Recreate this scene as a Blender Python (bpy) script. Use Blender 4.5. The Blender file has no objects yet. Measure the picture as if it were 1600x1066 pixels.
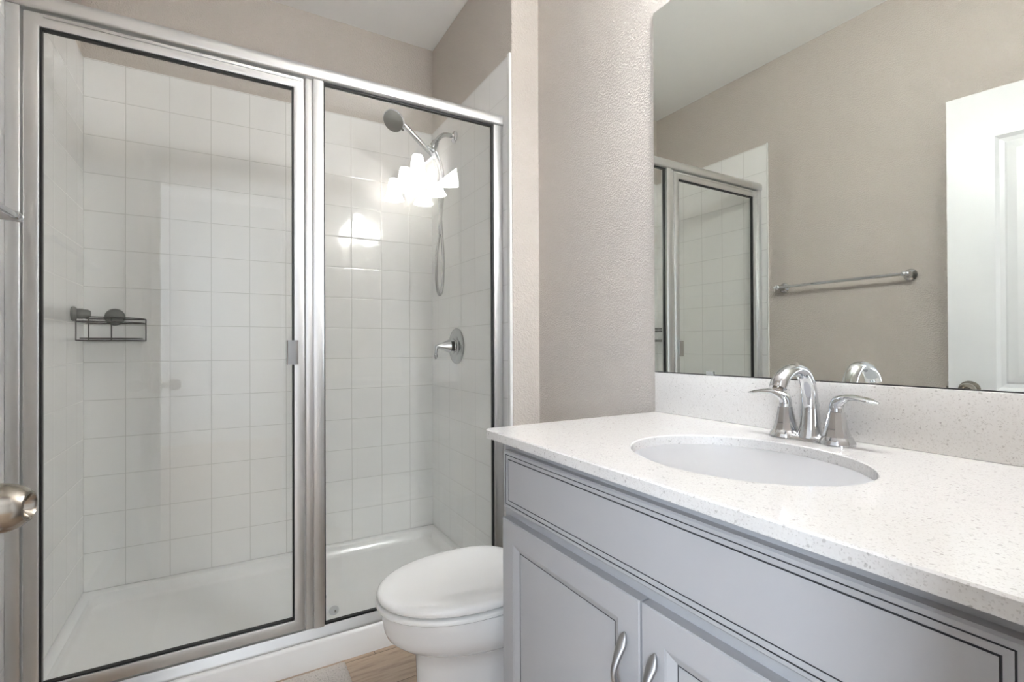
import bpy, bmesh, math, random
from mathutils import Vector, Matrix
random.seed(4)
SC = bpy.context.scene
COL = SC.collection
R = math.radians

# ------------------------------------------------------------------ camera
CAM_H = 1.0727
cam_d = bpy.data.cameras.new('camera'); cam = bpy.data.objects.new('camera', cam_d); COL.objects.link(cam)
yaw, pit, rol = R(30.0743), R(.2868), R(-.2428)
F = Vector((math.sin(yaw), math.cos(yaw), 0)); Rt = Vector((math.cos(yaw), -math.sin(yaw), 0)); U = Vector((0, 0, 1))
F2 = F*math.cos(pit)+U*math.sin(pit); U2 = U*math.cos(pit)-F*math.sin(pit)
R3 = Rt*math.cos(rol)+U2*math.sin(rol); U3 = U2*math.cos(rol)-Rt*math.sin(rol)
m = Matrix((R3, U3, -F2)).transposed().to_4x4(); m.translation = (0, 0, CAM_H)
cam.matrix_world = m
cam_d.sensor_width = 36; cam_d.lens = 36*768.68/1600; cam_d.shift_y = 3.53/1600; cam_d.clip_start = .01
SC.camera = cam

# ------------------------------------------------------------------ light, exposure
SC.view_settings.view_transform = 'Standard'; SC.view_settings.look = 'None'
SC.view_settings.gamma = 1; SC.view_settings.use_curve_mapping = False
SC.view_settings.exposure = 1.85
world = bpy.data.worlds.new('World'); SC.world = world; world.use_nodes = True
world.node_tree.nodes['Background'].inputs[0].default_value = (.75, .87, 1, 1)
world.node_tree.nodes['Background'].inputs[1].default_value = 1.0
SC.cycles.max_bounces = 14; SC.cycles.diffuse_bounces = 7; SC.cycles.glossy_bounces = 7
SC.cycles.transparent_max_bounces = 24; SC.cycles.sample_clamp_indirect = 6
SC.cycles.caustics_reflective = False; SC.cycles.caustics_refractive = False

BULB = 48.0          # strength of the vanity bulbs
DAY = 36.0           # daylight through the bedroom window beyond the doorway, W
day_d = bpy.data.lights.new('bedroom_window_daylight', 'AREA'); day_d.shape = 'RECTANGLE'
day_d.size = 1.5; day_d.size_y = 1.5; day_d.energy = DAY; day_d.color = (.76, .87, 1)
day = bpy.data.objects.new('bedroom_window_daylight', day_d); COL.objects.link(day)
day.location = (-1.97, -1.75, 1.45); day.rotation_euler = (R(90), 0, R(-90))

# ------------------------------------------------------------------ materials
MATS = {}
def mat(name, color=(.8, .8, .8), rough=.5, metal=0., spec=.5, coat=0.):
    ma = bpy.data.materials.new(name); ma.use_nodes = True
    b = ma.node_tree.nodes['Principled BSDF']
    b.inputs['Base Color'].default_value = (*color, 1); b.inputs['Roughness'].default_value = rough
    b.inputs['Metallic'].default_value = metal; b.inputs['Specular IOR Level'].default_value = spec
    if coat: b.inputs['Coat Weight'].default_value = coat; b.inputs['Coat Roughness'].default_value = .05
    MATS[name] = ma
    return ma
def nd(ma, t, **kw):
    n = ma.node_tree.nodes.new(t)
    for k, v in kw.items():
        if k in n.inputs.keys(): n.inputs[k].default_value = v
        else: setattr(n, k, v)
    return n
def ln(ma, a, b): ma.node_tree.links.new(a, b)
def bsdf(ma): return ma.node_tree.nodes['Principled BSDF']
def pos(ma): return nd(ma, 'ShaderNodeNewGeometry').outputs['Position']
def bump(ma, height, strength, dist=.002):
    b = nd(ma, 'ShaderNodeBump'); b.inputs['Strength'].default_value = strength; b.inputs['Distance'].default_value = dist
    ln(ma, height, b.inputs['Height']); ln(ma, b.outputs['Normal'], bsdf(ma).inputs['Normal']); return b
def noise(ma, scale, detail=2., rough=.5, vec=None):
    n = nd(ma, 'ShaderNodeTexNoise'); n.inputs['Scale'].default_value = scale; n.inputs['Detail'].default_value = detail; n.inputs['Roughness'].default_value = rough
    ln(ma, vec if vec is not None else pos(ma), n.inputs['Vector']); return n
def ramp(ma, fac, stops):
    r = nd(ma, 'ShaderNodeValToRGB'); el = r.color_ramp.elements
    while len(el) < len(stops): el.new(.5)
    for e, (p, c) in zip(el, stops): e.position = p; e.color = (*c, 1)
    ln(ma, fac, r.inputs['Fac']); return r.outputs['Color']

WALLC = (.575, .529, .483)
paint = mat('taupe wall paint', WALLC, .6, spec=.3)
bump(paint, ramp(paint, noise(paint, 170, 1.5).outputs['Fac'], [(.42, (0, 0, 0)), (.62, (1, 1, 1))]), .5, .003)
ceilm = mat('white ceiling paint', (.90, .895, .885), .8, spec=.2)
bump(ceilm, noise(ceilm, 110, 2).outputs['Fac'], .25, .003)
whitetrim = mat('white semi gloss paint', (.68, .69, .70), .32)
bump(whitetrim, noise(whitetrim, 60, 2).outputs['Fac'], .03, .001)

def tile_mat(name, axis, x0):
    ma = mat(name, (.8, .8, .78), .07, spec=.5)
    s = nd(ma, 'ShaderNodeSeparateXYZ'); ln(ma, pos(ma), s.inputs[0])
    ax = nd(ma, 'ShaderNodeMath', operation='SUBTRACT'); ln(ma, s.outputs[axis], ax.inputs[0]); ax.inputs[1].default_value = x0
    az = nd(ma, 'ShaderNodeMath', operation='SUBTRACT'); ln(ma, s.outputs[2], az.inputs[0]); az.inputs[1].default_value = .0935
    c = nd(ma, 'ShaderNodeCombineXYZ'); ln(ma, ax.outputs[0], c.inputs[0]); ln(ma, az.outputs[0], c.inputs[1])
    b = nd(ma, 'ShaderNodeTexBrick'); b.offset = 0; b.squash = 1
    for k, v in (('Scale', 1), ('Mortar Size', .0016), ('Mortar Smooth', .25), ('Bias', -1), ('Brick Width', .1517), ('Row Height', .1531)): b.inputs[k].default_value = v
    b.inputs['Color1'].default_value = (.90, .90, .89, 1); b.inputs['Color2'].default_value = (.90, .90, .89, 1); b.inputs['Mortar'].default_value = (.66, .66, .64, 1)
    ln(ma, c.outputs[0], b.inputs['Vector']); ln(ma, b.outputs['Color'], bsdf(ma).inputs['Base Color'])
    # pillowed tile edges
    b2 = nd(ma, 'ShaderNodeTexBrick'); b2.offset = 0; b2.squash = 1
    for k, v in (('Scale', 1), ('Mortar Size', .006), ('Mortar Smooth', 1), ('Bias', -1), ('Brick Width', .1517), ('Row Height', .1531)): b2.inputs[k].default_value = v
    ln(ma, c.outputs[0], b2.inputs['Vector'])
    inv = nd(ma, 'ShaderNodeMath', operation='SUBTRACT'); inv.inputs[0].default_value = 1; ln(ma, b2.outputs['Fac'], inv.inputs[1])
    add = nd(ma, 'ShaderNodeMath', operation='MULTIPLY_ADD'); ln(ma, noise(ma, 9, 1).outputs['Fac'], add.inputs[0]); add.inputs[1].default_value = .35; ln(ma, inv.outputs[0], add.inputs[2])
    bump(ma, add.outputs[0], .35, .0012)
    mr = nd(ma, 'ShaderNodeMath', operation='MULTIPLY_ADD'); ln(ma, b.outputs['Fac'], mr.inputs[0]); mr.inputs[1].default_value = .5; mr.inputs[2].default_value = .07
    ln(ma, mr.outputs[0], bsdf(ma).inputs['Roughness'])
    return ma
tile_back = tile_mat('glazed white tile back', 0, -.0605-.1517*10)
tile_side = tile_mat('glazed white tile side', 1, 2.025-.1517*30)
tiletrim = mat('glazed white tile edging', (.82, .82, .80), .12)
acrylic = mat('white acrylic', (.885, .885, .88), .16)
bump(acrylic, noise(acrylic, 30, 2).outputs['Fac'], .02, .001)
porcelain = mat('white porcelain', (.87, .87, .87), .05, coat=.3)
seatplastic = mat('white seat plastic', (.89, .89, .88), .1)
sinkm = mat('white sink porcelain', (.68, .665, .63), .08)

quartz = mat('speckled white quartz', (.8, .78, .75), .09)
v1 = nd(quartz, 'ShaderNodeTexVoronoi', feature='F1'); v1.inputs['Scale'].default_value = 330; ln(quartz, pos(quartz), v1.inputs['Vector'])
cr = nd(quartz, 'ShaderNodeSeparateColor'); ln(quartz, v1.outputs['Color'], cr.inputs[0])
spk = ramp(quartz, cr.outputs[0], [(0, (.47, .45, .43)), (.016, (.54, .52, .50)), (.026, (.67, .65, .63)), (1, (.695, .68, .66))])
v2 = nd(quartz, 'ShaderNodeTexVoronoi', feature='F1'); v2.inputs['Scale'].default_value = 700; ln(quartz, pos(quartz), v2.inputs['Vector'])
cr2 = nd(quartz, 'ShaderNodeSeparateColor'); ln(quartz, v2.outputs['Color'], cr2.inputs[0])
spk2 = ramp(quartz, cr2.outputs[1], [(0, (.80, .79, .78)), (.10, (.90, .895, .89)), (.12, (1, 1, 1)), (1, (1, 1, 1))])
mx = nd(quartz, 'ShaderNodeMix', data_type='RGBA', blend_type='MULTIPLY'); mx.inputs['Factor'].default_value = 1
ln(quartz, spk, mx.inputs[6]); ln(quartz, spk2, mx.inputs[7]); ln(quartz, mx.outputs[2], bsdf(quartz).inputs['Base Color'])

cab = mat('light grey cabinet lacquer', (.42, .42, .432), .38)
bump(cab, noise(cab, 90, 2).outputs['Fac'], .02, .001)
glaze = mat('dark groove glaze', (.07, .07, .075), .6)
chrome = mat('polished chrome', (.66, .67, .69), .045, 1.)
nickel = mat('satin nickel', (.33, .295, .255), .2, 1.)
brushed = mat('brushed nickel', (.42, .42, .43), .36, 1.)
alu = mat('bright anodised aluminium', (.70, .70, .70), .40, 1.)
gasketm = mat('black rubber gasket', (.008, .008, .008), .45)
wirem = mat('dark bronze wire', (.10, .095, .09), .38, .6)
suctionm = mat('grey suction plastic', (.20, .20, .19), .45)
darkgrey = mat('dark grey nozzle plate', (.12, .12, .105), .4)
blackm = mat('black plastic', (.02, .02, .02), .4)
chrome2 = mat('darkened shower chrome', (.50, .51, .51), .13, 1.)  # same chrome, with its dimmer reflections in the shower put into the colour
hosem = mat('chromed ribbed hose', (.50, .50, .50), .25, 1.)
wv = nd(hosem, 'ShaderNodeTexWave'); wv.bands_direction = 'Z'; wv.inputs['Scale'].default_value = 90; ln(hosem, pos(hosem), wv.inputs['Vector'])
bump(hosem, wv.outputs['Fac'], .5, .001)

floorm = mat('brown oak plank vinyl', (.35, .27, .2), .38)
mp = nd(floorm, 'ShaderNodeMapping'); mp.inputs['Rotation'].default_value = (0, 0, 0); mp.inputs['Location'].default_value = (.31, .07, 0); ln(floorm, pos(floorm), mp.inputs[0])
bk = nd(floorm, 'ShaderNodeTexBrick'); bk.offset = .37
for k, v in (('Scale', 1), ('Mortar Size', .0012), ('Mortar Smooth', .2), ('Bias', 0), ('Brick Width', 1.2), ('Row Height', .18)): bk.inputs[k].default_value = v
bk.inputs['Color1'].default_value = (.54, .42, .32, 1); bk.inputs['Color2'].default_value = (.45, .345, .26, 1); bk.inputs['Mortar'].default_value = (.10, .075, .055, 1)
ln(floorm, mp.outputs[0], bk.inputs['Vector'])
mg = nd(floorm, 'ShaderNodeMapping'); mg.inputs['Scale'].default_value = (2.2, 26, 1); ln(floorm, pos(floorm), mg.inputs[0])
gr = ramp(floorm, noise(floorm, 2.4, 8, .65, mg.outputs[0]).outputs['Fac'], [(.3, (.55, .50, .46)), (.5, (.95, .93, .90)), (.72, (1.12, 1.1, 1.08))])
mm = nd(floorm, 'ShaderNodeMix', data_type='RGBA', blend_type='MULTIPLY'); mm.inputs['Factor'].default_value = 1
ln(floorm, bk.outputs['Color'], mm.inputs[6]); ln(floorm, gr, mm.inputs[7]); ln(floorm, mm.outputs[2], bsdf(floorm).inputs['Base Color'])
bump(floorm, bk.outputs['Fac'], .3, .001).invert = True

rugm = mat('beige grey cotton pile', (.6, .55, .5), .95, spec=.1)
ln(rugm, ramp(rugm, noise(rugm, 210, 4, .7).outputs['Fac'], [(.30, (.40, .355, .32)), (.44, (.74, .685, .635)), (.7, (.86, .81, .76))]), bsdf(rugm).inputs['Base Color'])
bump(rugm, noise(rugm, 260, 3, .6).outputs['Fac'], .9, .006)

def glass_mat(name, tint):
    ma = bpy.data.materials.new(name); ma.use_nodes = True; nt = ma.node_tree; nt.nodes.clear()
    out = nd(ma, 'ShaderNodeOutputMaterial'); mix = nd(ma, 'ShaderNodeMixShader'); tr = nd(ma, 'ShaderNodeBsdfTransparent'); gl = nd(ma, 'ShaderNodeBsdfGlossy')
    tr.inputs[0].default_value = (*tint, 1); gl.inputs['Roughness'].default_value = 0.0
    g = nd(ma, 'ShaderNodeNewGeometry'); dt = nd(ma, 'ShaderNodeVectorMath', operation='DOT_PRODUCT'); ln(ma, g.outputs['Incoming'], dt.inputs[0]); ln(ma, g.outputs['Normal'], dt.inputs[1])
    ab = nd(ma, 'ShaderNodeMath', operation='ABSOLUTE'); ln(ma, dt.outputs['Value'], ab.inputs[0])
    om = nd(ma, 'ShaderNodeMath', operation='SUBTRACT'); om.inputs[0].default_value = 1; ln(ma, ab.outputs[0], om.inputs[1])
    pw = nd(ma, 'ShaderNodeMath', operation='POWER'); ln(ma, om.outputs[0], pw.inputs[0]); pw.inputs[1].default_value = 5
    fr = nd(ma, 'ShaderNodeMath', operation='MULTIPLY_ADD'); ln(ma, pw.outputs[0], fr.inputs[0]); fr.inputs[1].default_value = .955; fr.inputs[2].default_value = .045
    ln(ma, fr.outputs[0], mix.inputs[0]); ln(ma, tr.outputs[0], mix.inputs[1]); ln(ma, gl.outputs[0], mix.inputs[2]); ln(ma, mix.outputs[0], out.inputs[0])
    MATS[name] = ma; return ma
glass = glass_mat('clear shower glass', (.980, .984, .978))
mirrorm = mat('silvered mirror glass', (.84, .865, .825), .0, 1.)
mirroredge = mat('bevelled mirror edge', (.75, .80, .78), .15, .3)
clearplastic = mat('clear plastic clip', (.45, .46, .45), .12)
clearplastic.node_tree.nodes['Principled BSDF'].inputs['Transmission Weight'].default_value = .3
stickerm = mat('frosted glass sticker', (.46, .48, .485), .5)
def glow(name, color, strength, trans):
    ma = bpy.data.materials.new(name); ma.use_nodes = True; nt = ma.node_tree; nt.nodes.clear()
    out = nd(ma, 'ShaderNodeOutputMaterial'); em = nd(ma, 'ShaderNodeEmission'); em.inputs[0].default_value = (*color, 1); em.inputs[1].default_value = strength
    if trans:
        t = nd(ma, 'ShaderNodeBsdfTranslucent'); t.inputs[0].default_value = (.8, .8, .78, 1); d = nd(ma, 'ShaderNodeBsdfDiffuse'); d.inputs[0].default_value = (.8, .8, .78, 1)
        m1 = nd(ma, 'ShaderNodeMixShader'); m1.inputs[0].default_value = .5; ln(ma, t.outputs[0], m1.inputs[1]); ln(ma, d.outputs[0], m1.inputs[2])
        a = nd(ma, 'ShaderNodeAddShader'); ln(ma, m1.outputs[0], a.inputs[0]); ln(ma, em.outputs[0], a.inputs[1]); ln(ma, a.outputs[0], out.inputs[0])
    else: ln(ma, em.outputs[0], out.inputs[0])
    return ma
bulbm = glow('lit frosted bulb', (.94, .965, 1), BULB, False)
shadem = glow('lit frosted shade glass', (.93, .96, 1), 14.0, True)

# ------------------------------------------------------------------ mesh helpers
def wloc(o):
    v = Vector((0, 0, 0))
    while o is not None: v += o.location; o = o.parent
    return v
def obj(name, bm, ma, parent=None, smooth=True, angle=35, label=None):
    bmesh.ops.remove_doubles(bm, verts=bm.verts, dist=1e-6)
    bmesh.ops.recalc_face_normals(bm, faces=bm.faces)
    lo = Vector([min(v.co[i] for v in bm.verts) for i in range(3)]); hi = Vector([max(v.co[i] for v in bm.verts) for i in range(3)])
    c = Vector(((lo.x+hi.x)/2, (lo.y+hi.y)/2, lo.z if parent is None else (lo.z+hi.z)/2))
    bmesh.ops.translate(bm, verts=bm.verts, vec=-c)
    me = bpy.data.meshes.new(name); bm.to_mesh(me); bm.free()
    for mm_ in (ma if isinstance(ma, (list, tuple)) else [ma]): me.materials.append(mm_)
    if smooth:
        for p in me.polygons: p.use_smooth = True
        try: me.set_sharp_from_angle(angle=R(angle))
        except Exception: pass
    o = bpy.data.objects.new(name, me); COL.objects.link(o)
    if parent is not None: o.parent = parent; o.location = c-wloc(parent)
    else: o.location = c
    if label: o['label'] = label
    return o
def thing(name, label, cat, loc, group=None):
    o = bpy.data.objects.new(name, None); COL.objects.link(o); o.location = loc; o.empty_display_size = .05
    o['label'] = label; o['category'] = cat
    if group: o['group'] = group
    return o
def tag(o, label, cat, group=None, kind=None):
    o['label'] = label; o['category'] = cat
    if group: o['group'] = group
    if kind: o['kind'] = kind
    return o
def struct(name, bm, ma, label=None, cat=None, parent=None, smooth=False):
    o = obj(name, bm, ma, parent, smooth)
    if parent is None: o['kind'] = 'structure'
    if label: o['label'] = label; o['category'] = cat
    return o
def box(x0, x1, y0, y1, z0, z1, bev=0, seg=2, bm=None):
    b = bmesh.new()
    bmesh.ops.create_cube(b, size=1)
    for v in b.verts: v.co = Vector(((x0+x1)/2+v.co.x*(x1-x0), (y0+y1)/2+v.co.y*(y1-y0), (z0+z1)/2+v.co.z*(z1-z0)))
    if bev: bmesh.ops.bevel(b, geom=list(b.edges), offset=bev, segments=seg, profile=.5, affect='EDGES')
    if bm is None: return b
    return join(bm, b)
def join(a, b):
    me = bpy.data.meshes.new('tmp'); b.to_mesh(me); b.free(); a.from_mesh(me); bpy.data.meshes.remove(me); return a
def loft(loops, cap0=True, cap1=True, closed=True, bm=None):
    bm = bm or bmesh.new()
    rows = [[bm.verts.new(p) for p in lp] for lp in loops]
    n = len(rows[0])
    for a, b in zip(rows, rows[1:]):
        for i in range(n if closed else n-1):
            j = (i+1) % n
            try: bm.faces.new((a[i], a[j], b[j], b[i]))
            except ValueError: pass
    if cap0: bm.faces.new(rows[0][::-1])
    if cap1: bm.faces.new(rows[-1])
    return bm
def lathe(prof, origin, axis=(0, 0, 1), n=32, bm=None, cap=True):
    """prof: list of (radius, height along axis)"""
    ax = Vector(axis).normalized(); t = Vector((0, 0, 1)) if abs(ax.z) < .9 else Vector((1, 0, 0))
    u = ax.cross(t).normalized(); w = ax.cross(u); o = Vector(origin)
    loops = [[o+ax*h+(u*math.cos(2*math.pi*i/n)+w*math.sin(2*math.pi*i/n))*max(r, 1e-4) for i in range(n)] for r, h in prof]
    return loft(loops, cap, cap, bm=bm)
def spline(pts, n=8):
    P = [Vector(p) for p in pts]; P = [P[0]*2-P[1]]+P+[P[-1]*2-P[-2]]; out = []
    for i in range(1, len(P)-2):
        for k in range(n):
            t = k/n; a, b, c, d = P[i-1], P[i], P[i+1], P[i+2]
            out.append(.5*((2*b)+(c-a)*t+(2*a-5*b+4*c-d)*t*t+(3*b-a-3*c+d)*t**3))
    out.append(P[-2]); return out
def lerp_list(vals, n):
    out = []
    for a, b in zip(vals, vals[1:]):
        for k in range(n): out.append(a+(b-a)*k/n)
    out.append(vals[-1]); return out
def tube(path, rad, n=12, bm=None, up=None, squash=None, closed=False):
    """rad: number or list; squash: list of (a,b) ellipse factors along up-cross and up"""
    P = [Vector(p) for p in path]; m_ = len(P); rad = rad if isinstance(rad, (list, tuple)) else [rad]*m_
    loops = []; prev = Vector(up) if up is not None else None
    for i, p in enumerate(P):
        a, b = (P[i-1], P[(i+1) % m_]) if closed else (P[max(i-1, 0)], P[min(i+1, m_-1)])
        t = (b-a).normalized()
        if prev is None: prev = Vector((0, 0, 1)) if abs(t.z) < .9 else Vector((1, 0, 0))
        s = t.cross(prev).normalized(); w = s.cross(t).normalized(); prev = w
        sa, sb = squash[i] if squash else (1, 1)
        loops.append([p+(s*math.cos(2*math.pi*k/n)*sa+w*math.sin(2*math.pi*k/n)*sb)*rad[i] for k in range(n)])
    if closed: loops.append(loops[0]); return loft(loops, False, False, bm=bm)
    return loft(loops, bm=bm)
def prism_x(prof, x0, x1, bm=None):      # prof: (y,z) outline swept along x
    return loft([[(x0, y, z) for y, z in prof], [(x1, y, z) for y, z in prof]], bm=bm)
def prism_z(prof, z0, z1, bm=None):
    return loft([[(x, y, z0) for x, y in prof], [(x, y, z1) for x, y in prof]], bm=bm)
def rrect(x0, x1, y0, y1, r, z, n=6):
    out = []
    for cx, cy, a0 in ((x1-r, y1-r, 0), (x0+r, y1-r, 90), (x0+r, y0+r, 180), (x1-r, y0+r, 270)):
        for k in range(n+1):
            a = R(a0+90*k/n); out.append((cx+r*math.cos(a), cy+r*math.sin(a), z))
    return out
def panel(origin, ua, va, na, w, h, thick, loops, bm=None, flip_back=None):
    """board with concentric steps. loops: (inset, depth, material index of the band up to it); the face points along na, depth is measured inwards"""
    bm = bm or bmesh.new(); o = Vector(origin); ua, va, na = Vector(ua), Vector(va), Vector(na)
    def ring(i, d): return [bm.verts.new(o+ua*a+va*b-na*d) for a, b in ((i, i), (w-i, i), (w-i, h-i), (i, h-i))]
    def band(a, b, mi):
        for k in range(4):
            f = bm.faces.new((a[k], a[(k+1) % 4], b[(k+1) % 4], b[k])); f.material_index = mi
    prev = ring(0, thick if flip_back is None else thick/2); 
    if flip_back is None: bm.faces.new(prev[::-1])
    for i, d, mi in loops:
        cur = ring(i, d); band(prev, cur, mi); prev = cur
    f = bm.faces.new(prev); f.material_index = 0
    return bm

# ------------------------------------------------------------------ dimensions
XL, XR, XS = -.507, 1.1128, .987
YN, YRET, YB = .06, 1.697, 2.573
ZC = 2.71
XT, XLT, YBT = .9784, -.4988, 2.5645
ZT0, ZT1 = .0915, 2.2415

# ------------------------------------------------------------------ setting
struct('floor', box(-2.1, 2.1, -3.0, 2.7, -.1, 0), floorm)
struct('ceiling', box(-2.1, 2.1, -3.0, 2.7, ZC, ZC+.1), ceilm)
struct('wall_left', box(XL-.12, XL, YN, YB+.1, 0, ZC), paint)
struct('wall_right', box(XR, XR+.12, YN, YRET, 0, ZC), paint)
struct('wall_shower_end', box(XS, XR+.12, YRET, YB+.1, 0, ZC, .004), paint)
struct('wall_back', box(XL, XS, YB, YB+.1, 0, ZC), paint)
b = box(XL-.12, -.42, YN-.12, YN, 0, ZC); box(.33, XR+.12, YN-.12, YN, 0, ZC, bm=b); box(-.42, .33, YN-.12, YN, 2.06, ZC, bm=b)
struct('wall_front', b, paint)
struct('wall_back_tile', box(XLT, XT, YBT, YB, ZT0, ZT1, .002), tile_back)
struct('wall_left_tile', box(XL, XLT, 1.728, YB, ZT0, ZT1, .002), tile_side)
struct('wall_right_tile', box(XT, XS, 1.718, YB, ZT0, ZT1, .002), tile_side)
struct('trim_1', box(XT-.003, XS+.001, 1.699, 1.718, 0, ZT1+.006, .003), tiletrim)
struct('trim_2', box(XL, XLT+.002, 1.718, 1.728, 0, ZT1+.004, .003), tiletrim)
# doorway lining and casing
b = box(-.42, -.405, YN-.12, YN, 0, 2.06); box(.315, .33, YN-.12, YN, 0, 2.06, bm=b); box(-.405, .315, YN-.12, YN, 2.045, 2.06, bm=b)
struct('trim_3', b, whitetrim)
def casing(prefix_y0, y1):
    b = box(-.475, -.41, prefix_y0, y1, 0, 2.115, .004); box(.32, .385, prefix_y0, y1, 0, 2.115, .004, bm=b); box(-.41, .32, prefix_y0, y1, 2.05, 2.115, .004, bm=b); return b
struct('trim_4', casing(YN, YN+.014), whitetrim)
struct('trim_5', casing(YN-.134, YN-.12), whitetrim)
struct('baseboard_left', box(XL, XL+.013, YN+.014, 1.716, 0, .083, .004), whitetrim)
struct('baseboard_right', box(XR-.013, XR, 1.03, YRET, 0, .083, .004), whitetrim)
struct('baseboard_return', box(XS+.003, XR-.013, YRET-.013, YRET, 0, .083, .004), whitetrim)
# the bedroom beyond the doorway
bedpaint = mat('pale bedroom paint', (.72, .71, .69), .7)
b = box(-2.1, -2.0, -3.0, YN-.12, 0, .68); box(-2.1, -2.0, -3.0, YN-.12, 2.22, ZC, bm=b); box(-2.1, -2.0, -3.0, -2.52, .68, 2.22, bm=b); box(-2.1, -2.0, -.98, YN-.12, .68, 2.22, bm=b)
struct('wall_bedroom_left', b, bedpaint)
struct('wall_bedroom_right', box(2.0, 2.1, -3.0, YN-.12, 0, ZC), bedpaint)
struct('wall_bedroom_far', box(-2.0, 2.0, -3.0, -2.9, 0, ZC), bedpaint)
b = box(-2.08, -1.985, -2.52, -2.47, .68, 2.22); box(-2.08, -1.985, -1.03, -.98, .68, 2.22, bm=b); box(-2.08, -1.985, -2.47, -1.03, .68, .72, bm=b); box(-2.08, -1.985, -2.47, -1.03, 2.18, 2.22, bm=b); box(-2.07, -2.03, -2.47, -1.03, 1.44, 1.47, bm=b)
struct('window_1', b, whitetrim)

# ------------------------------------------------------------------ bathroom door, swung open into the room
PH = Vector((-.388, .078, 0)); PE = Vector((-.2615, .822, 0))
du = (PE-PH).normalized(); dn = Vector((du.y, -du.x, 0)); DW = (PE-PH).length; DH = 2.022; DT = .035; DZ = .012
def door_side(b, origin, ua, na):
    # a leaf face with two sunken moulded panels
    o = Vector(origin); va = Vector((0, 0, 1))
    us = [0, .137, DW-.137, DW]; vs = [0, .235, .72, .885, DH-.181, DH]
    for i in range(3):
        for j in range(5):
            if i == 1 and j in (1, 3):
                w, h = us[2]-us[1], vs[j+1]-vs[j]
                panel(o+ua*us[1]+va*vs[j], ua, va, na, w, h, .012, [(0, 0, 0), (.012, .009, 0), (.026, .011, 0), (.032, .008, 0), (.058, .003, 0)], bm=b)
            else:
                q = [o+ua*us[i]+va*vs[j], o+ua*us[i+1]+va*vs[j], o+ua*us[i+1]+va*vs[j+1], o+ua*us[i]+va*vs[j+1]]
                b.faces.new([b.verts.new(p) for p in q])
b = bmesh.new()
base = PH+Vector((0, 0, DZ))
door_side(b, base, du, dn); door_side(b, base-dn*DT, du, -dn)
for p, q in ((base, du*DW), (base+Vector((0, 0, DH)), du*DW)):
    b.faces.new([b.verts.new(x) for x in (p, p+q, p+q-dn*DT, p-dn*DT)])
for p in (base, base+du*DW):
    b.faces.new([b.verts.new(x) for x in (p, p+Vector((0, 0, DH)), p+Vector((0, 0, DH))-dn*DT, p-dn*DT)])
door = obj('door_1', b, whitetrim, None, smooth=False)
door['kind'] = 'structure'
KC = PE-du*.062+Vector((0, 0, .896))
def knob(c, n):
    bmk = lathe([(.0001, 0), (.032, 0), (.033, .003), (.030, .008), (.014, .010), (.0125, .022), (.0145, .029), (.0215, .036), (.0262, .046), (.0272, .055), (.0258, .066), (.0220, .0755), (.0165, .0818), (.0138, .0824), (.0118, .080), (.0085, .073), (.0055, .072), (.0001, .072)], c, n, 40)
    return bmk
kb = obj('door_knob', knob(KC, dn), nickel, door, label='satin nickel egg shaped door knob')
obj('lock_button', lathe([(.0042, .0705), (.0042, .0735), (.0038, .0741), (.0001, .0741)], KC, dn, 20), nickel, kb)
obj('door_knob', knob(KC-dn*DT, -dn), nickel, door)
e = PE-dn*DT/2
b = bmesh.new()
lc = KC-du*0; pl = PE+du*.0006-dn*DT/2+Vector((0, 0, .896))
loft([[pl+dn*a*.0125+Vector((0, 0, z))*1+du*s for a, z in ((-1, -.028), (1, -.028), (1, .028), (-1, .028))] for s in (-.0004, .001)], bm=b)
loft([[pl+dn*a*.006+Vector((0, 0, z))+du*s for a, z in ((-1, -.009), (1, -.009), (1, .009), (-1, .009))] for s in (0, .008)], bm=b)
obj('latch_plate', b, nickel, door, smooth=False)
for z in (.22, 1.02, 1.82):
    obj('hinge', lathe([(.006, -.045), (.006, .045)], PH+dn*.006+Vector((0, 0, z)), (0, 0, 1), 16), nickel, door)

# ------------------------------------------------------------------ shower pan
b = bmesh.new()
x0, x1, y0, y1 = XL+.001, XS-.001, 1.7493, YB-.001
loops = [rrect(x0, x1, y0, y1, .004, 0), rrect(x0, x1, y0, y1, .004, .080), rrect(x0+.001, x1-.001, y0+.003, y1-.001, .005, .088), rrect(x0+.003, x1-.003, y0+.008, y1-.003, .006, .0915),
         rrect(x0+.033, x1-.033, y0+.082, y1-.033, .05, .0905), rrect(x0+.038, x1-.038, y0+.088, y1-.038, .05, .087), rrect(x0+.048, x1-.048, y0+.098, y1-.048, .055, .055), rrect(x0+.058, x1-.058, y0+.108, y1-.058, .06, .047), rrect(x0+.075, x1-.075, y0+.125, y1-.075, .06, .0445),
         rrect(.31-.05, .31+.05, 2.16-.05, 2.16+.05, .049, .036)]
loft(loops, bm=b)
pan = tag(obj('shower_pan', b, acrylic), 'white acrylic shower base with low front curb behind the toilet', 'shower base')
b = lathe([(.045, .0362), (.045, .0385), (.042, .0395), (.0001, .0395)], (.31, 2.16, 0), (0, 0, 1), 32)
obj('drain', b, chrome, pan)

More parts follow.
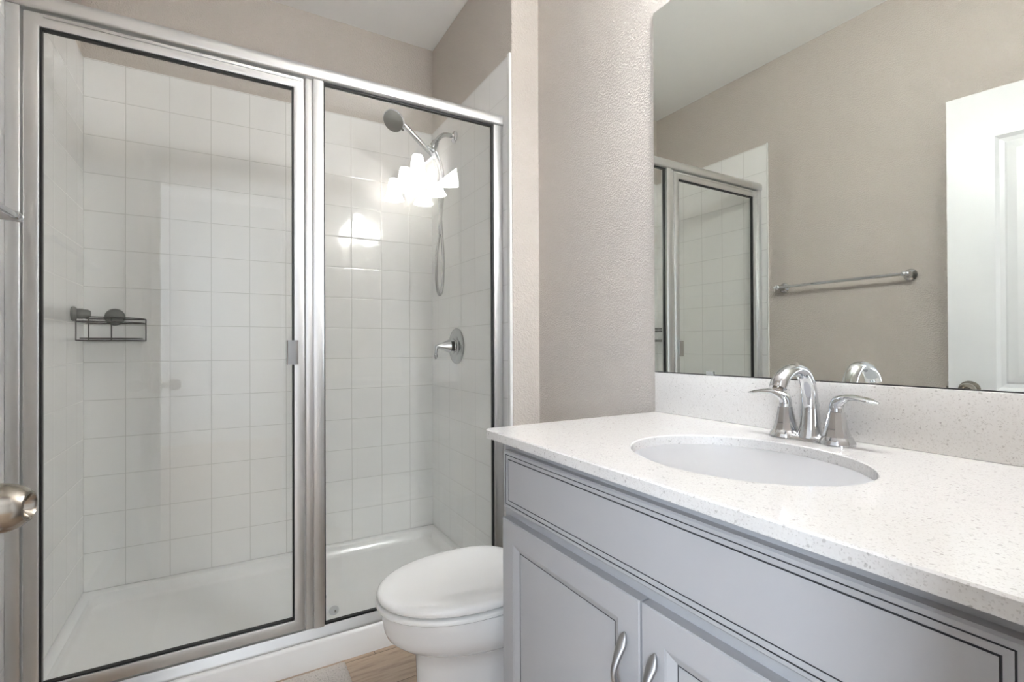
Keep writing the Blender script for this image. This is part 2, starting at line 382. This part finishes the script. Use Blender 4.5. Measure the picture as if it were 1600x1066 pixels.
# ------------------------------------------------------------------ shower enclosure
enc = thing('shower_enclosure', 'silver framed glass shower enclosure with hinged door and fixed pane', 'shower enclosure', (.235, 1.78, .09))
def arc(cy, cz, ry, rz, a0, a1, n=8): return [(cy+ry*math.cos(R(a0+(a1-a0)*k/n)), cz+rz*math.sin(R(a0+(a1-a0)*k/n))) for k in range(n+1)]
hp = [(1.800, 1.974), (1.800, 2.010)]+arc(1.788, 2.010, .012, .012, 0, 90)[1:]+arc(1.775, 1.9985, .0225, .0235, 90, 180, 10)+[(1.7525, 1.982)]+arc(1.7605, 1.982, .008, .008, 180, 270, 4)[1:]
obj('header', prism_x(hp, XLT, .938), alu, enc)
hp2 = [(y+(y-1.776)*.03, z+(z-1.996)*.06) for y, z in hp]
obj('header_bracket', prism_x(hp2, .936, XT), alu, enc)
obj('wall_jamb', box(XLT, -.4695, 1.757, 1.798, .0925, 1.974, .003), alu, enc)
obj('wall_jamb', box(.9385, XT, 1.761, 1.798, .0925, 1.974, .003), alu, enc)
tp = [(1.7585, .0918), (1.7585, .0975), (1.7605, .101), (1.766, .1215), (1.7685, .1262), (1.773, .128), (1.795, .128), (1.800, .124), (1.800, .0918)]
obj('bottom_track', prism_x(tp, -.4695, .9385), alu, enc)
b = box(.2265, .2515, 1.766, 1.798, .128, 1.974, .003); box(.2495, .2845, 1.757, 1.798, .128, 1.974, .004, bm=b)
obj('mullion', b, alu, enc)
# fixed pane
fg = obj('fixed_glass', box(.283, .9395, 1.7745, 1.7795, .127, 1.972), glass, enc, smooth=False)
def gasket(xa, xb, za, zb, w, y0, y1, rr=0):
    return rect_frame(xa, xb, za, zb, w, w, y0, y1, 0)
def rect_frame(xa, xb, za, zb, wx, wz, y0, y1, bev=.002):
    bm_ = bmesh.new()
    out = [(xa, za), (xb, za), (xb, zb), (xa, zb)]; inn = [(xa+wx, za+wz), (xb-wx, za+wz), (xb-wx, zb-wz), (xa+wx, zb-wz)]
    fo = [bm_.verts.new((x, y0, z)) for x, z in out]; fi = [bm_.verts.new((x, y0, z)) for x, z in inn]
    bo = [bm_.verts.new((x, y1, z)) for x, z in out]; bi = [bm_.verts.new((x, y1, z)) for x, z in inn]
    for k in range(4):
        j = (k+1) % 4
        bm_.faces.new((fo[k], fo[j], fi[j], fi[k])); bm_.faces.new((bo[j], bo[k], bi[k], bi[j])); bm_.faces.new((fo[j], fo[k], bo[k], bo[j])); bm_.faces.new((fi[k], fi[j], bi[j], bi[k]))
    if bev: bmesh.ops.bevel(bm_, geom=list(bm_.edges), offset=bev, segments=2, profile=.5, affect='EDGES')
    return bm_
obj('gasket', gasket(.2835, .9392, .1275, 1.9735, .006, 1.770, 1.784), gasketm, fg, smooth=False)
b = lathe([(.0001, 0), (.0165, 0), (.0165, .0006), (.0001, .0006)], (.3165, 1.7744, .166), (0, -1, 0), 32)
k0 = len(b.faces); box(.318, .3235, 1.7734, 1.7738, .1585, .167, bm=b); b.faces.ensure_lookup_table()
for f in list(b.faces)[k0:]: f.material_index = 1
st = obj('sticker', b, [stickerm, darkgrey], fg, label='small round frosted sticker on the glass')
# hinged door
dfx0, dfx1, dfz0, dfz1 = -.4655, .2225, .1345, 1.968
df = obj('shower_door', rect_frame(dfx0, dfx1, dfz0, dfz1, .0315, .036, 1.764, 1.790, .003), alu, enc)
obj('door_glass', box(dfx0+.028, dfx1-.028, 1.7745, 1.7795, dfz0+.033, dfz1-.033), glass, df, smooth=False)
obj('gasket', gasket(dfx0+.0305, dfx1-.0305, dfz0+.035, dfz1-.035, .0055, 1.769, 1.785), gasketm, df, smooth=False)
obj('drip_rail', box(dfx0+.04, dfx1-.002, 1.761, 1.766, 1.957, 1.966, .001), alu, df)
b = prism_z([(.196, 1.7655), (.196, 1.758), (.203, 1.7575), (.203, 1.7545), (.172, 1.7545), (.1685, 1.757), (.1685, 1.7735), (.1715, 1.7735), (.1715, 1.7585), (.1735, 1.7575), (.193, 1.7575), (.193, 1.7655)], 1.014, 1.0935)
obj('door_pull', b, chrome, df, angle=20)
b = prism_z([(.196, 1.7885), (.196, 1.797), (.203, 1.7975), (.203, 1.8005), (.172, 1.8005), (.1685, 1.798), (.1685, 1.7805), (.1715, 1.7805), (.1715, 1.7965), (.1735, 1.7975), (.193, 1.7975), (.193, 1.7885)], 1.014, 1.0935)
obj('door_pull', b, chrome, df, angle=20)

# ------------------------------------------------------------------ hand shower on its arm
hs = thing('hand_shower', 'chrome hand shower with hose hanging from a curved wall arm', 'hand shower', (XT, 2.245, 2.106))
AY = 2.245
obj('flange', lathe([(.0001, -.001), (.030, -.001), (.0305, .004), (.026, .010), (.014, .014), (.0125, .018), (.0001, .018)], (XT, AY, 2.106), (-1, 0, 0), 32), chrome, hs)
ap = spline([(XT-.005, AY, 2.106), (.945, AY, 2.111), (.915, AY, 2.104), (.892, AY, 2.083), (.876, AY, 2.062)], 8)
obj('shower_arm', tube(ap, .0108, 16), chrome2, hs)
b = lathe([(.0135, -.024), (.0165, -.02), (.0165, -.004), (.018, .0), (.0185, .014), (.016, .022), (.012, .026)], (.868, AY, 2.045), (-.45, 0, -.9), 20)
b = lathe([(.0105, -.02), (.013, -.015), (.013, .018), (.010, .022)], (.855, AY, 2.028), (.66, 0, -.75), 20, bm=b)
tube([(.866, AY, 2.034), (.85, AY, 2.03), (.838, AY, 2.02)], .012, 14, bm=b)
obj('bracket', b, chrome2, hs)
h0, h1 = Vector((.846, 2.238, 2.003)), Vector((.722, 2.228, 2.098))
hd = (h1-h0).normalized()
b = tube([h0, h0+hd*.015, h0+hd*.035, h0+hd*.07, h0+hd*.12, h1], [.0095, .0105, .0125, .0132, .0122, .0125], 20)
obj('handle', b, chrome, hs)
hc = Vector((.666, 2.222, 2.111)); hn = Vector((-.60, -.50, -.70)).normalized()
b = lathe([(.0001, -.031), (.013, -.0305), (.031, -.023), (.047, -.009), (.052, .000), (.052, .006), (.0495, .010), (.0001, .010)], hc, hn, 40)
tube([h1-hd*.01, (h1+hc-hn*.018)/2+Vector((0, 0, .006)), hc-hn*.016], [.0125, .015, .02], 16, bm=b)
sh = obj('spray_head', b, chrome, hs)
obj('nozzle_plate', lathe([(.048, .009), (.048, .0112), (.0465, .0122), (.0001, .0128)], hc, hn, 40), darkgrey, sh, label='dark grey nozzle plate')
sd = (h1-hc); sd = (sd-hn*sd.dot(hn)).normalized()
obj('spray_lever', tube([hc+hn*.008+sd*.043, hc+hn*.013+sd*.059], [.0055, .0045], 10), darkgrey, sh)
A = [(.848, 2.238, 2.000), (.866, 2.235, 1.965), (.884, 2.232, 1.905), (.888, 2.232, 1.822), (.897, 2.236, 1.698), (.913, 2.245, 1.52), (.916, 2.252, 1.42), (.909, 2.25, 1.35), (.895, 2.245, 1.322), (.881, 2.240, 1.35), (.875, 2.238, 1.42), (.879, 2.240, 1.52), (.905, 2.252, 1.70), (.919, 2.254, 1.858), (.914, 2.252, 1.93), (.897, 2.248, 1.985), (.880, 2.245, 2.012)]
hose = obj('hose', tube(spline(A, 8), .0074, 10), hosem, hs)
obj('hose_nut', tube([(.878, 2.245, 2.014), (.899, 2.248, 1.980)], .0088, 14), chrome, hose)
obj('hose_nut', tube([(.845, 2.238, 2.006), (.862, 2.2355, 1.973)], .0085, 14), chrome, hose)

# ------------------------------------------------------------------ shower valve
vl = thing('shower_valve', 'round chrome shower valve with lever on white tile', 'shower valve', (XT, 2.23, 1.072))
b = lathe([(.0001, -.001), (.087, -.001), (.0885, .003), (.085, .007), (.076, .010), (.060, .0135), (.055, .0135), (.050, .019), (.040, .0215), (.036, .020), (.034, .024), (.0001, .024)], (XT, 2.23, 1.072), (-1, 0, 0), 48)
obj('escutcheon', b, chrome2, vl)
obj('valve_collar', lathe([(.024, .02), (.024, .040), (.0001, .040)], (XT, 2.23, 1.072), (-1, 0, 0), 32), blackm, vl, label='black collar behind lever')
b = lathe([(.031, .0385), (.0335, .041), (.031, .046), (.024, .062), (.017, .078), (.0125, .090), (.010, .098)], (XT, 2.23, 1.072), (-1, 0, 0), 32)
tube(spline([(XT-.092, 2.23, 1.0715), (XT-.100, 2.23, 1.071), (XT-.1065, 2.23, 1.066), (XT-.109, 2.23, 1.055), (XT-.110, 2.23, 1.040), (XT-.111, 2.23, 1.022)], 6), lerp_list([.0115, .0105, .0088, .0078, .0072, .0070], 6), 16, bm=b)
lathe([(.0072, 0), (.0098, .003), (.0098, .012), (.0085, .018), (.005, .024), (.0001, .025)], (XT-.1108, 2.23, 1.034), (0, 0, -1), 20, bm=b)
obj('lever', b, chrome, vl)

# ------------------------------------------------------------------ corner caddy with suction cups
cd = thing('shower_caddy', 'dark wire corner basket held by two grey suction cups', 'shower caddy', (-.40, 2.47, 1.10))
CX, CY = XLT+.012, YBT-.012         # corner of the basket
def ringpts(z, off=0, n=14):
    x1_, y0_ = CX+.194-off, CY-.165+off
    pts = [(CX+off, CY-off), (x1_-.01, CY-off)]
    pts += [(x1_, CY-off-.012)]
    for k in range(1, n):
        a = R(90*k/n)
        pts.append((CX+off+(x1_-CX-off)*math.cos(a)**.75, (CY-.02)-(CY-.02-y0_)*math.sin(a)**.75))
    pts += [(CX+off, y0_+.008)]
    return [(x, y, z) for x, y in pts]
b = tube(ringpts(1.100), .0024, 8, closed=True)
tube(ringpts(1.108, .010), .0018, 8, bm=b, closed=True)
obj('base_ring', b, wirem, cd)
b = bmesh.new()
for k in range(9):
    x = CX+.018+.021*k
    yy = (CY-.02)-(.145)*max(0, 1-((x-CX)/.2)**2.2)**.5
    if CY-yy > .02: tube([(x, CY, 1.1), (x, yy+.004, 1.1)], .0015, 6, bm=b)
obj('base_grid', b, wirem, cd)
obj('upper_ring', tube(ringpts(1.188), .0022, 8, closed=True), wirem, cd)
obj('upper_ring', tube(ringpts(1.171), .0022, 8, closed=True), wirem, cd)
rp = ringpts(1.1)
for k in (2, 12, 15, 16):
    x, y, z = rp[k % len(rp)]
    obj('upright', tube([(x, y, 1.098), (x, y, 1.189)], .0021, 8), wirem, cd)
def cup(name, c, n):
    bb = lathe([(.0001, 0), (.0265, 0), (.028, .003), (.027, .008), (.021, .013), (.0185, .016), (.0195, .019), (.0195, .030), (.0175, .033), (.0165, .045), (.012, .053), (.0001, .055)], c, n, 28)
    return obj('suction_cup', bb, suctionm, cd)
cup('', (XLT, 2.40, 1.199), (1, 0, 0)); 
bb = lathe([(.0001, 0), (.033, 0), (.0345, .003), (.033, .009), (.028, .016), (.018, .021), (.0001, .023)], (-.398, YBT, 1.197), (0, -1, 0), 32)
obj('suction_cup', bb, suctionm, cd)
obj('suction_hook', tube([(-.43, YBT-.0235, 1.193), (-.398, YBT-.028, 1.196), (-.366, YBT-.0235, 1.193)], .0035, 8), suctionm, cd)

# ------------------------------------------------------------------ toilet
TC = 1.268
toi = thing('toilet', 'white two-piece toilet with closed lid beside the vanity', 'toilet', (.75, TC, 0))
def egg(xf, xb, w, z, n=48, pf=2.0, pb=2.7, xm=None):
    xm = xm if xm is not None else xf+(xb-xf)*.57
    out = []
    for k in range(n):
        a = 2*math.pi*k/n; c, s = math.cos(a), math.sin(a)
        p = pb if c > 0 else pf
        out.append((xm+math.copysign(abs(c)**(2/p), c)*((xb-xm) if c > 0 else (xm-xf)), TC+math.copysign(abs(s)**(2/p), s)*w, z))
    return out
loops = [egg(.430, .985, .118, 0), egg(.430, .985, .118, .012), egg(.438, .98, .110, .03), egg(.440, .95, .106, .12), egg(.437, .88, .107, .22), egg(.434, .86, .110, .262), egg(.428, .87, .120, .269), egg(.408, .89, .136, .278), egg(.382, .905, .154, .294), egg(.360, .91, .168, .314), egg(.351, .91, .174, .335), egg(.347, .91, .177, .365), egg(.347, .91, .177, .378), egg(.350, .908, .175, .386), egg(.358, .90, .168, .389)]
bowl = obj('bowl', loft(loops), porcelain, toi, angle=50)
b = tube(spline([(.66, TC-.045, .19), (.74, TC-.055, .205), (.82, TC-.055, .18), (.88, TC-.055, .10), (.89, TC-.055, .03)], 6), lerp_list([.04, .048, .05, .05, .05], 6), 16)
tube(spline([(.66, TC+.045, .19), (.74, TC+.055, .205), (.82, TC+.055, .18), (.88, TC+.055, .10), (.89, TC+.055, .03)], 6), lerp_list([.04, .048, .05, .05, .05], 6), 16, bm=b)
obj('trapway', b, porcelain, bowl)
for s in (-1, 1): obj('bolt_cap', lathe([(.013, 0), (.0125, .008), (.008, .014), (.0001, .016)], (.74, TC+s*.119, .006), (0, 0, 1), 16), porcelain, bowl)
def slab(f):  # f: list of (inset, z)
    return loft([egg(.335+i, .775-i*.6, .177-i, z, pf=2.05, pb=3.0) for i, z in f])
seat = obj('seat', slab([(.012, .391), (.002, .392), (-.003, .396), (-.003, .4015), (-.0005, .4045), (.006, .4062), (.03, .4063)]), seatplastic, toi, angle=50)
lid = obj('lid', slab([(.03, .411), (.0045, .4112), (.001, .414), (.0, .420), (.0015, .4265), (.006, .431), (.014, .4335), (.04, .4355), (.08, .437), (.13, .438)]), seatplastic, toi, angle=50)
for s in (-1, 1): obj('seat_hinge', box(.768, .803, TC+s*.075-.02, TC+s*.075+.02, .389, .425, .008, 3), seatplastic, toi)
def tank(z, i=0, fr=0): return rrect(.885+i+fr, 1.098-i*.4, TC-.225+i, TC+.225-i, .035, z)
obj('tank', loft([tank(.375, .03), tank(.385, .024), tank(.45, .016), tank(.60, .006), tank(.683, .002)]), porcelain, toi)
obj('tank_lid', loft([tank(.683, -.006), tank(.687, -.009), tank(.703, -.009), tank(.711, -.004), tank(.714, .006), tank(.716, .03)]), porcelain, toi)
b = lathe([(.013, -.002), (.013, .008), (.008, .011), (.0001, .012)], (.886, TC+.16, .635), (-1, 0, 0), 20)
tube(spline([(.880, TC+.16, .635), (.872, TC+.15, .634), (.870, TC+.12, .631), (.872, TC+.085, .627)], 5), lerp_list([.007, .007, .006, .0075], 5), 12, bm=b)
obj('flush_lever', b, chrome, toi)
# pedestal foot under tank joins the bowl

# ------------------------------------------------------------------ bath rug
b = bmesh.new(); nx, ny = 60, 60; rx0, rx1, ry0, ry1 = -.24, .345, .92, 1.738
g = []
for i in range(nx+1):
    row = []
    for j in range(ny+1):
        x, y = rx0+(rx1-rx0)*i/nx, ry0+(ry1-ry0)*j/ny
        d = min(i, nx-i, j, ny-j); z = (0, .010, .0135)[min(d, 2)]+random.uniform(-.001, .001)*(d > 0)
        row.append(b.verts.new((x+random.uniform(-.001, .001), y+(random.uniform(-.001, .001) if y < ry1-.003 else 0), max(z, .0006))))
    g.append(row)
for i in range(nx):
    for j in range(ny): b.faces.new((g[i][j], g[i+1][j], g[i+1][j+1], g[i][j+1]))
bd = [e_ for e_ in b.edges if e_.is_boundary]
ex = bmesh.ops.extrude_edge_only(b, edges=bd)
for v in [q for q in ex['geom'] if isinstance(q, bmesh.types.BMVert)]: v.co.z = .0001
tag(obj('bath_rug', b, rugm, angle=80), 'beige grey looped bath rug against the shower curb', 'rug')

# ------------------------------------------------------------------ vanity cabinet
van = thing('vanity_cabinet', 'light grey vanity cabinet with two doors under the quartz counter', 'cabinet', (.82, .55, 0))
VY0, VY1 = .072, 1.012; FX = .568
b = box(FX, XR-.002, VY0, VY1, .10, .8565); box(FX+.07, XR-.002, VY0+.002, VY1-.002, 0, .10, bm=b)
obj('carcass', b, cab, van, smooth=False)
def front(name, y0, y1, z0, z1, x, loops, parent, mats=(cab, glaze)):
    return obj(name, panel((x, y1, z0), (0, -1, 0), (0, 0, 1), (-1, 0, 0), y1-y0, z1-z0, FX-x, loops), list(mats), parent, smooth=False)
front('drawer_front', .132, .992, .703, .8335, .551, [(0, .003, 0), (.003, 0, 0), (.0085, 0, 0), (.0088, .0022, 1), (.0101, .0022, 1), (.0104, .0004, 1), (.0178, .0012, 0), (.0181, .0032, 1), (.0196, .0032, 1), (.0199, .0008, 1)], van)
dl = [(0, .002, 0), (.002, 0, 0), (.046, 0, 0), (.0463, .0006, 0), (.049, .0012, 0), (.0625, .0085, 0), (.0632, .0102, 1), (.0642, .0102, 1), (.0645, .0088, 1)]
def pull(y, parent):
    zt, zb_, x = .6175, .4985, .547
    zs = [zt, zt-.006, zt-.018, zt-.036, (zt+zb_)/2, zb_+.036, zb_+.018, zb_+.006, zb_]
    xs = [x-.001, x-.004, x-.0085, x-.0175, x-.0255, x-.0175, x-.0085, x-.004, x-.001]
    ws = [.0012, .0062, .0098, .0070, .0048, .0070, .0098, .0062, .0012]; ts = [.0012, .0030, .0055, .0052, .0042, .0052, .0055, .0030, .0012]
    P = spline(list(zip(xs, [y]*9, zs)), 5); W = lerp_list(ws, 5); T = lerp_list(ts, 5)
    b_ = tube(P, 1, 16, up=(-1, 0, 0), squash=[(w, t) for w, t in zip(W, T)])
    for z in (zt-.016, zb_+.016): lathe([(.0045, 0), (.0045, .008)], (x+.001, y, z), (-1, 0, 0), 12, bm=b_)
    return obj('handle', b_, brushed, parent)
dL = front('door', .5590, .992, .125, .6795, .547, dl, van); pull(.5895, dL)
dR = front('door', .132, .5545, .125, .6795, .547, dl, van); pull(.5255, dR)

# ------------------------------------------------------------------ countertop with oval cut-out, backsplash
SX, SY, SA, SB = .79, .557, .171, .204
ZK0, ZK1 = .8567, .8766
CX0, CX1, CY0, CY1 = .527, XR-.001, .066, 1.0459
def outline(inset, z, n=96):
    # outline sampled by angle around the basin so that it can be lofted to the oval
    out = []; x0_, x1_, y0_, y1_ = CX0+inset, CX1-(inset if inset < .001 else 0), CY0+inset*.2, CY1-inset; r = .016
    for k in range(n):
        a = 2*math.pi*k/n; dx, dy = math.cos(a), math.sin(a)
        t = min(((x1_-SX)/dx if dx > 1e-9 else (x0_-SX)/dx if dx < -1e-9 else 9), ((y1_-SY)/dy if dy > 1e-9 else (y0_-SY)/dy if dy < -1e-9 else 9))
        p = Vector((SX+dx*t, SY+dy*t))
        out.append(p)
    return [(p.x, p.y, z) for p in out]
b = bmesh.new()
# exact plan outline with rounded front corner
def plan(inset):
    r = .016; pts = [(CX1, CY0), (CX1, CY1-inset)]
    for k in range(9):
        a = R(90+90*k/8); pts.append((CX0+r+(r-inset)*math.cos(a), CY1-r+(r-inset)*math.sin(a)))
    pts += [(CX0+inset, CY0)]
    return pts
oval = [(SX+SA*math.cos(2*math.pi*k/72), SY+SB*math.sin(2*math.pi*k/72)) for k in range(72)]
oval_lo = oval
def flat(z, out_pts, in_pts):
    vo = [b.verts.new((x, y, z)) for x, y in out_pts]; vi = [b.verts.new((x, y, z)) for x, y in in_pts]
    ed = [b.edges.new((vo[i], vo[(i+1) % len(vo)])) for i in range(len(vo))]+[b.edges.new((vi[i], vi[(i+1) % len(vi)])) for i in range(len(vi))]
    bmesh.ops.triangle_fill(b, use_beauty=True, edges=ed)
    return vo, vi
ovt = [(SX+(SA+.002)*math.cos(2*math.pi*k/72), SY+(SB+.002)*math.sin(2*math.pi*k/72)) for k in range(72)]
to, ti = flat(ZK1, plan(.0025), ovt); bo, bi = flat(ZK0, plan(0), oval)
mo = [b.verts.new((x, y, ZK1-.0025)) for x, y in plan(0)]; mi_ = [b.verts.new((x, y, ZK1-.002)) for x, y in oval]
def band(a, c):
    for i in range(len(a)):
        j = (i+1) % len(a); b.faces.new((a[i], a[j], c[j], c[i]))
band(to, mo); band(mo, bo); band(ti, mi_); band(mi_, bi)
ct = tag(obj('countertop', b, quartz, smooth=False), 'speckled white quartz countertop with oval sink cut-out', 'countertop')
tag(obj('backsplash', box(1.0921, XR-.001, CY0, CY1, ZK1+.0002, .9924, .0015), quartz), 'low speckled quartz backsplash strip under the mirror', 'backsplash')
# sink
b = bmesh.new()
def ov(s, z, n=72, k_=0): return [(SX+(SA+s)*math.cos(2*math.pi*k/n), SY+(SB+s)*math.sin(2*math.pi*k/n), z) for k in range(n)]
loft([ov(.02, ZK0-.001), ov(.006, ZK0-.001), ov(.004, ZK0-.004), ov(.001, ZK0-.03), ov(-.010, ZK0-.07), ov(-.032, ZK0-.105), ov(-.065, ZK0-.128), ov(-.10, ZK0-.139), ov(-.148, ZK0-.143),
      ov(-.148, ZK0-.150), ov(-.09, ZK0-.148), ov(-.05, ZK0-.138), ov(-.015, ZK0-.112), ov(.006, ZK0-.075), ov(.014, ZK0-.03), ov(.02, ZK0-.012)], False, False, bm=b)
rws = None
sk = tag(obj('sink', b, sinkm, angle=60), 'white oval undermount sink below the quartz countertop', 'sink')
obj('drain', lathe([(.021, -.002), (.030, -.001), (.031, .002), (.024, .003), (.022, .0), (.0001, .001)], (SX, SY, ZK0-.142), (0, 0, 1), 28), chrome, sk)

# ------------------------------------------------------------------ faucet
FXc, FYc = 1.031, .566
fa = thing('faucet', 'chrome two-handle faucet with arched spout behind the sink', 'faucet', (FXc, FYc, ZK1))
def cap(z, i, wx=.030, wy=.083):
    out = []
    for k in range(48):
        a = 2*math.pi*k/48; s = math.sin(a)
        waist = 1-.28*math.exp(-(s*wy/.022)**2)*0
        y = math.copysign(abs(s)**.8, s)*(wy-i); x = math.copysign(abs(math.cos(a))**.8, math.cos(a))*(wx-i)
        # narrower between the handles
        x *= .72+.28*min(1, (abs(y)/.05)**2)
        out.append((FXc+x, FYc+y, z))
    return out
obj('base_plate', loft([cap(ZK1+.0002, 0), cap(ZK1+.005, 0), cap(ZK1+.009, .003), cap(ZK1+.011, .008)]), chrome, fa)
def fhandle(s):
    y = FYc+s*.051
    bb = lathe([(.0245, .0165), (.0222, .024), (.0188, .036), (.0162, .050), (.0142, .064), (.0001, .064)], (FXc, y, ZK1), (0, 0, 1), 10)
    lathe([(.0318, .003), (.0312, .007), (.0285, .012), (.0252, .0165), (.0001, .0168)], (FXc, y, ZK1), (0, 0, 1), 36, bm=bb)
    hb = obj('handle_base', bb, chrome, fa, angle=22)
    z = ZK1+.065
    P = [(FXc, y, z), (FXc, y, z+.010), (FXc-.001, y+s*.004, z+.0195), (FXc-.004, y+s*.022, z+.0285), (FXc-.008, y+s*.044, z+.0295), (FXc-.011, y+s*.064, z+.0265), (FXc-.013, y+s*.078, z+.0240)]
    W = [.0125, .0125, .0125, .0095, .0105, .0105, .003]; T = [.0125, .0125, .0115, .0065, .0042, .0034, .0012]
    PP = spline(P, 6); WW = lerp_list(W, 6); TT = lerp_list(T, 6)
    obj('lever_handle', tube(PP, 1, 20, up=(0, -s, 0) if False else (-1, 0, 0), squash=[(t, w) for w, t in zip(WW, TT)]), chrome, hb)
fhandle(1); fhandle(-1)
sp = spline([(FXc, FYc, ZK1+.006), (FXc+.001, FYc, ZK1+.03), (FXc+.001, FYc, ZK1+.07), (FXc-.006, FYc, ZK1+.112), (FXc-.026, FYc, ZK1+.139), (FXc-.054, FYc, ZK1+.1465), (FXc-.082, FYc, ZK1+.140), (FXc-.102, FYc, ZK1+.126), (FXc-.110, FYc, ZK1+.112)], 7)
sq = lerp_list([.0245, .019, .0158, .0150, .0150, .0150, .0155, .0162, .0168], 7); st_ = lerp_list([.0235, .0175, .0145, .0128, .0118, .0118, .0120, .0128, .0125], 7)
spout = obj('spout', tube(sp, 1, 24, up=(1, 0, 0), squash=[(a, c) for a, c in zip(sq, st_)]), chrome, fa, angle=60)
dirn = (Vector(sp[-1])-Vector(sp[-3])).normalized()
obj('aerator', lathe([(.0095, -.002), (.0095, .003), (.008, .004), (.0001, .003)], sp[-1], dirn, 20), nickel, spout)
obj('lift_rod', lathe([(.0022, 0), (.0022, .055), (.0045, .058), (.0055, .063), (.004, .069), (.0001, .070)], (FXc+.020, FYc-.003, ZK1+.008), (0, 0, 1), 16), chrome, fa)

# ------------------------------------------------------------------ mirror
MX = XR-.0062
mir = thing('wall_mirror', 'large frameless rectangular mirror above the backsplash', 'mirror', (MX, .56, .994))
my0, my1, mz0, mz1 = .072, 1.0585, .9940, 2.0664
b = box(MX, XR-.0008, my0, my1, mz0, mz1)
for f in b.faces:
    f.material_index = 0 if f.normal.x < -.5 or f.calc_center_median().x < MX+.0005 else 1
obj('mirror_glass', b, [mirrorm, mirroredge], mir, smooth=False)
obj('bottom_channel', box(MX-.0012, XR-.0004, my0, my1, .9926, .9946), blackm, mir, smooth=False)
for y in (.864,):
    b = box(MX-.004, XR-.0002, y-.011, y+.011, .9927, .9965, .0008); box(MX-.004, MX-.0014, y-.011, y+.011, .996, 1.0025, .001, bm=b)
    obj('mirror_clip', b, clearplastic, mir)

# ------------------------------------------------------------------ vanity light above the mirror
vlg = thing('vanity_light', 'chrome bar light with three frosted bell shades above mirror', 'wall light', (XR, .45, 2.24))
obj('back_plate', loft([[(XR-d, y, z) for _, y, z in [(0, p[0], p[1]) for p in rrect(.45-.30+i, .45+.30-i, 2.285-.055+i, 2.285+.055-i, .02, 0)]] for d, i in ((.0005, 0), (.018, 0), (.024, .006))]), brushed, vlg)
for y in (.694, .45, .206):
    obj('lamp_arm', tube(spline([(XR-.02, y, 2.285), (XR-.06, y, 2.30), (XR-.098, y, 2.295), (XR-.1125, y, 2.27), (XR-.1128, y, 2.246)], 6), .008, 14), brushed, vlg)
    sc = obj('lamp_socket', lathe([(.0001, .012), (.014, .012), (.022, .002), (.024, -.012), (.024, -.026), (.0001, -.026)], (XR-.1128, y, 2.243), (0, 0, 1), 24), brushed, vlg)
    prof = [(.022, 2.230), (.028, 2.228), (.034, 2.215), (.038, 2.190), (.041, 2.160), (.047, 2.132), (.057, 2.108), (.068, 2.090), (.070, 2.0875), (.068, 2.0880), (.055, 2.107), (.045, 2.132), (.039, 2.160), (.036, 2.190), (.032, 2.213), (.022, 2.2275)]
    obj('lamp_shade', lathe([(r, z) for r, z in prof], (XR-.1128, y, 0), (0, 0, 1), 40, cap=False), shadem, vlg, angle=60)
    obj('light_bulb', lathe([(.0001, 2.216), (.012, 2.214), (.014, 2.200), (.019, 2.180), (.0275, 2.158), (.0295, 2.143), (.0275, 2.128), (.020, 2.117), (.010, 2.112), (.0001, 2.111)], (XR-.1128, y, 0), (0, 0, 1), 24, cap=False), bulbm, sc)

# ------------------------------------------------------------------ towel bar on the left wall
tb = thing('towel_bar', 'slim chrome towel bar on the taupe left wall', 'towel bar', (XL, 1.33, 1.39))
BX = -.442
obj('bar', tube([(BX, 1.03, 1.391), (BX, 1.635, 1.391)], .0078, 16), chrome, tb)
for y in (1.037, 1.628):
    s = -1 if y < 1.3 else 1
    b = lathe([(.0001, 0), (.0275, 0), (.028, .004), (.025, .009), (.017, .013), (.0125, .020), (.0115, .040), (.0125, .050), (.013, .062), (.0115, .072), (.006, .077), (.0001, .078)], (XL, y, 1.391), (1, 0, 0), 28)
    ps = obj('post', b, chrome, tb)
    obj('bar_cap', lathe([(.0085, 0), (.0115, .002), (.0115, .007), (.008, .012), (.0001, .014)], (BX, y+s*.009, 1.391), (0, s, 0), 20), chrome, ps)

# ------------------------------------------------------------------ exhaust grille on the ceiling
vx, vy = .165, .19
ev = thing('ceiling_vent', 'square white exhaust fan grille on the bathroom ceiling', 'vent', (vx, vy, ZC))
b = bmesh.new()
VS = .115
loft([[(vx-h, vy-h, z), (vx+h, vy-h, z), (vx+h, vy+h, z), (vx-h, vy+h, z)] for h, z in ((VS, ZC-.0005), (VS, ZC-.012), (VS-.012, ZC-.020), (VS-.022, ZC-.020), (VS-.024, ZC-.006))], True, True, bm=b)
obj('grille_frame', b, whitetrim, ev, smooth=False)
b = bmesh.new()
for k in range(9):
    y = vy-VS+.035+k*(2*VS-.07)/8; box(vx-VS+.022, vx+VS-.022, y-.005, y+.005, ZC-.019, ZC-.009, bm=b)
obj('grille_slats', b, whitetrim, ev, smooth=False)
